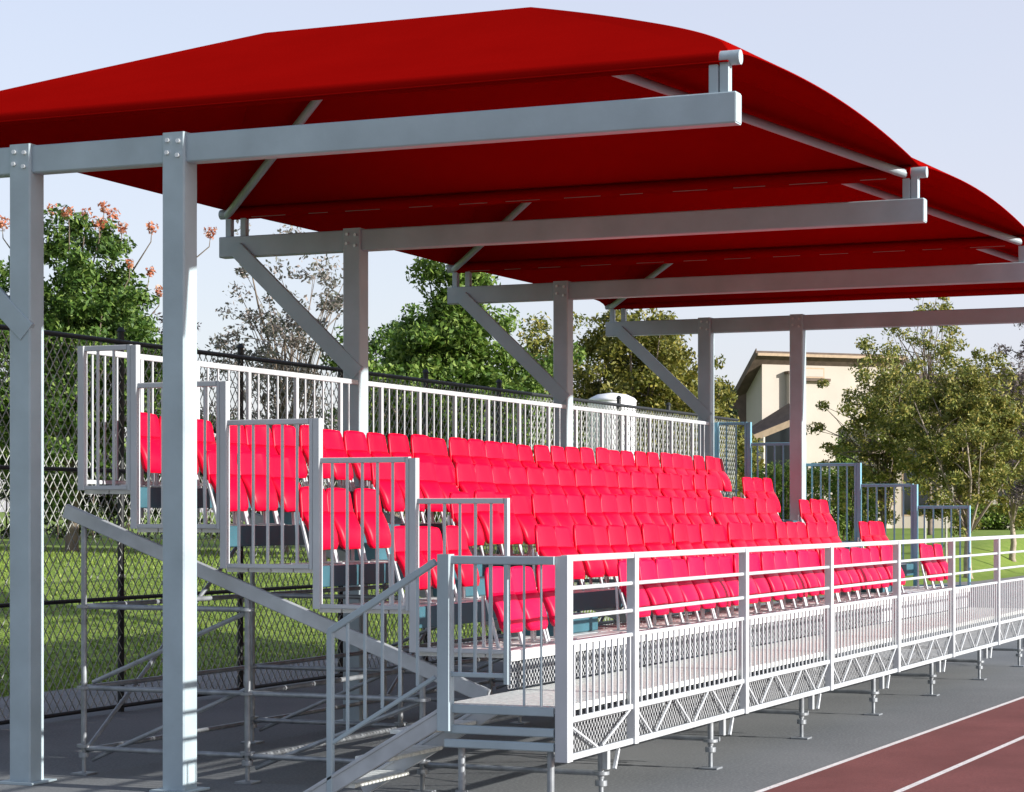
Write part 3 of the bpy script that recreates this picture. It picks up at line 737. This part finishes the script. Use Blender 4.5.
    # second, lower wing
    W2 = 5.6; a0 = W - .3; t2 = top - .9
house()
def wing():
    Z = 112; o = at(850, 470, Z); g = ground_z(o.x, o.y); k = Z/FOC
    t = thing('tiled_house', 'low cream house with brown tiled gable behind the lawn trees', 'house', (o.x, o.y, g))
    ex = Vector((sn, -cs, 0)); ey = Vector((cs, sn, 0))
    def L(a, b, z): return ex*a + ey*b + Vector((0,0,z))
    def z_(v): return EYE + (HOR - v)*k - g
    W = 12.0; e = z_(410); rdg = z_(372)
    m = MB(); m.prism([L(0,0,-.3), L(W,0,-.3), L(W,0,e), L(0,0,e)], ey*.3); pr = m.build('wall', M['cream'], t)
    m = MB(); m.prism([L(.0,.3,-.3), L(0,6,-.3), L(0,6,e), L(0,3.1,rdg-.15), L(0,.3,e+.1)], ex*.3); m.build('gable_wall', M['cream'], t)
    m = MB(); m.prism([L(-.5,-.6,e-.2), L(-.5,-.6,e+.02), L(-.5,3.0,rdg+.1), L(-.5,6.6,e), L(-.5,6.6,e-.2), L(-.5,3.0,rdg-.1)], ex*(W+1)); m.build('roof', M['brownroof'], t)
    for a0, a1 in ((.6,1.9), (2.6,4.4), (5.2,6.3), (7.3,9.4), (10,11.4)):
        m = MB(); m.prism([L(a0,-.02,.6), L(a1,-.02,.6), L(a1,-.02,e-.55), L(a0,-.02,e-.55)], ey*.018); f = m.build('window', M['fascia'], t)
        m = MB(); m.prism([L(a0+.08,-.035,.68), L(a1-.08,-.035,.68), L(a1-.08,-.035,e-.63), L(a0+.08,-.035,e-.63)], ey*.012); m.build('pane', M['darkwin_shade'], f)
wing()
# white round-topped tank beyond the fence
b = at(612, 520, 50); g = ground_z(b.x, b.y)
t = thing('storage_tank', 'white round-topped tank showing above the far back railing', 'tank', (b.x, b.y, g))
m = MB(); ht = EYE + (HOR - 401)/FOC*50 - g; m.tube((0,0,0), (0,0,ht), .54, n=28); m.build('tank_shell', M['white'], t)
m = MB(); m.pipe([(0,0,ht-.01),(0,0,ht+.06),(0,0,ht+.14),(0,0,ht+.18)], [.56,.5,.33,.05], 28); m.build('tank_lid', M['white'], t)

# ------------------------------------------------------------------ camera, light, view
cam = bpy.data.cameras.new('camera'); co = bpy.data.objects.new('camera', cam); C.objects.link(co)
cam.sensor_width = 36; cam.lens = FOC/1024*36; cam.shift_y = (HOR - 396)/1024; cam.clip_end = 6000; cam.clip_start = .1
co.location = (0, 0, EYE); co.rotation_euler = (R(90), 0, YAW - R(90))
sc.camera = co
EL = R(17); AZ = .035                           # sun out over the track, a touch towards the far end
ld = bpy.data.lights.new('sun', 'SUN'); ld.energy = 4.9; ld.angle = R(.5); ld.color = (1, .97, .92)
so = bpy.data.objects.new('sun', ld); C.objects.link(so)
sd = Vector((math.sin(AZ)*math.cos(EL), -math.cos(AZ)*math.cos(EL), math.sin(EL)))
so.rotation_euler = (-sd).to_track_quat('-Z', 'Y').to_euler(); so.location = (20, -30, 30)
w = bpy.data.worlds.new('World'); sc.world = w; w.use_nodes = True
n = w.node_tree.nodes; l = w.node_tree.links
sky = n.new('ShaderNodeTexSky'); sky.sky_type = 'NISHITA'; sky.sun_disc = False
sky.sun_elevation = EL; sky.sun_rotation = math.pi - AZ; sky.altitude = 50; sky.air_density = 1.0; sky.dust_density = 1.0; sky.ozone_density = 1.5
tc = n.new('ShaderNodeTexCoord'); mp = n.new('ShaderNodeMapping'); mp.inputs['Scale'].default_value = (1, 1, 2.6)
nz = n.new('ShaderNodeTexNoise'); nz.inputs['Scale'].default_value = 1.7; nz.inputs['Detail'].default_value = 5
l.new(tc.outputs['Generated'], mp.inputs['Vector']); l.new(mp.outputs['Vector'], nz.inputs['Vector'])
mr = n.new('ShaderNodeMapRange'); mr.inputs['From Min'].default_value = .3; mr.inputs['From Max'].default_value = .7; mr.inputs['To Min'].default_value = .66; mr.inputs['To Max'].default_value = .80
l.new(nz.outputs['Fac'], mr.inputs['Value'])
veil = n.new('ShaderNodeMixRGB'); veil.inputs['Color2'].default_value = (3.0, 2.98, 3.5, 1)      # thin high cloud over the whole sky
sx = n.new('ShaderNodeSeparateXYZ'); l.new(tc.outputs['Generated'], sx.inputs[0])
el = n.new('ShaderNodeMapRange'); el.inputs['From Min'].default_value = .22; el.inputs['From Max'].default_value = .8; el.inputs['To Min'].default_value = 1.0; el.inputs['To Max'].default_value = .3
l.new(sx.outputs['Z'], el.inputs['Value']); mu = n.new('ShaderNodeMath'); mu.operation = 'MULTIPLY'
l.new(mr.outputs['Result'], mu.inputs[0]); l.new(el.outputs['Result'], mu.inputs[1]); l.new(mu.outputs[0], veil.inputs['Fac']); l.new(sky.outputs[0], veil.inputs['Color1'])
l.new(veil.outputs[0], n['Background'].inputs['Color']); n['Background'].inputs['Strength'].default_value = .15
sc.view_settings.view_transform = 'Standard'; sc.view_settings.look = 'None'; sc.view_settings.exposure = 0.75; sc.view_settings.gamma = 1
sc.view_settings.use_curve_mapping = False
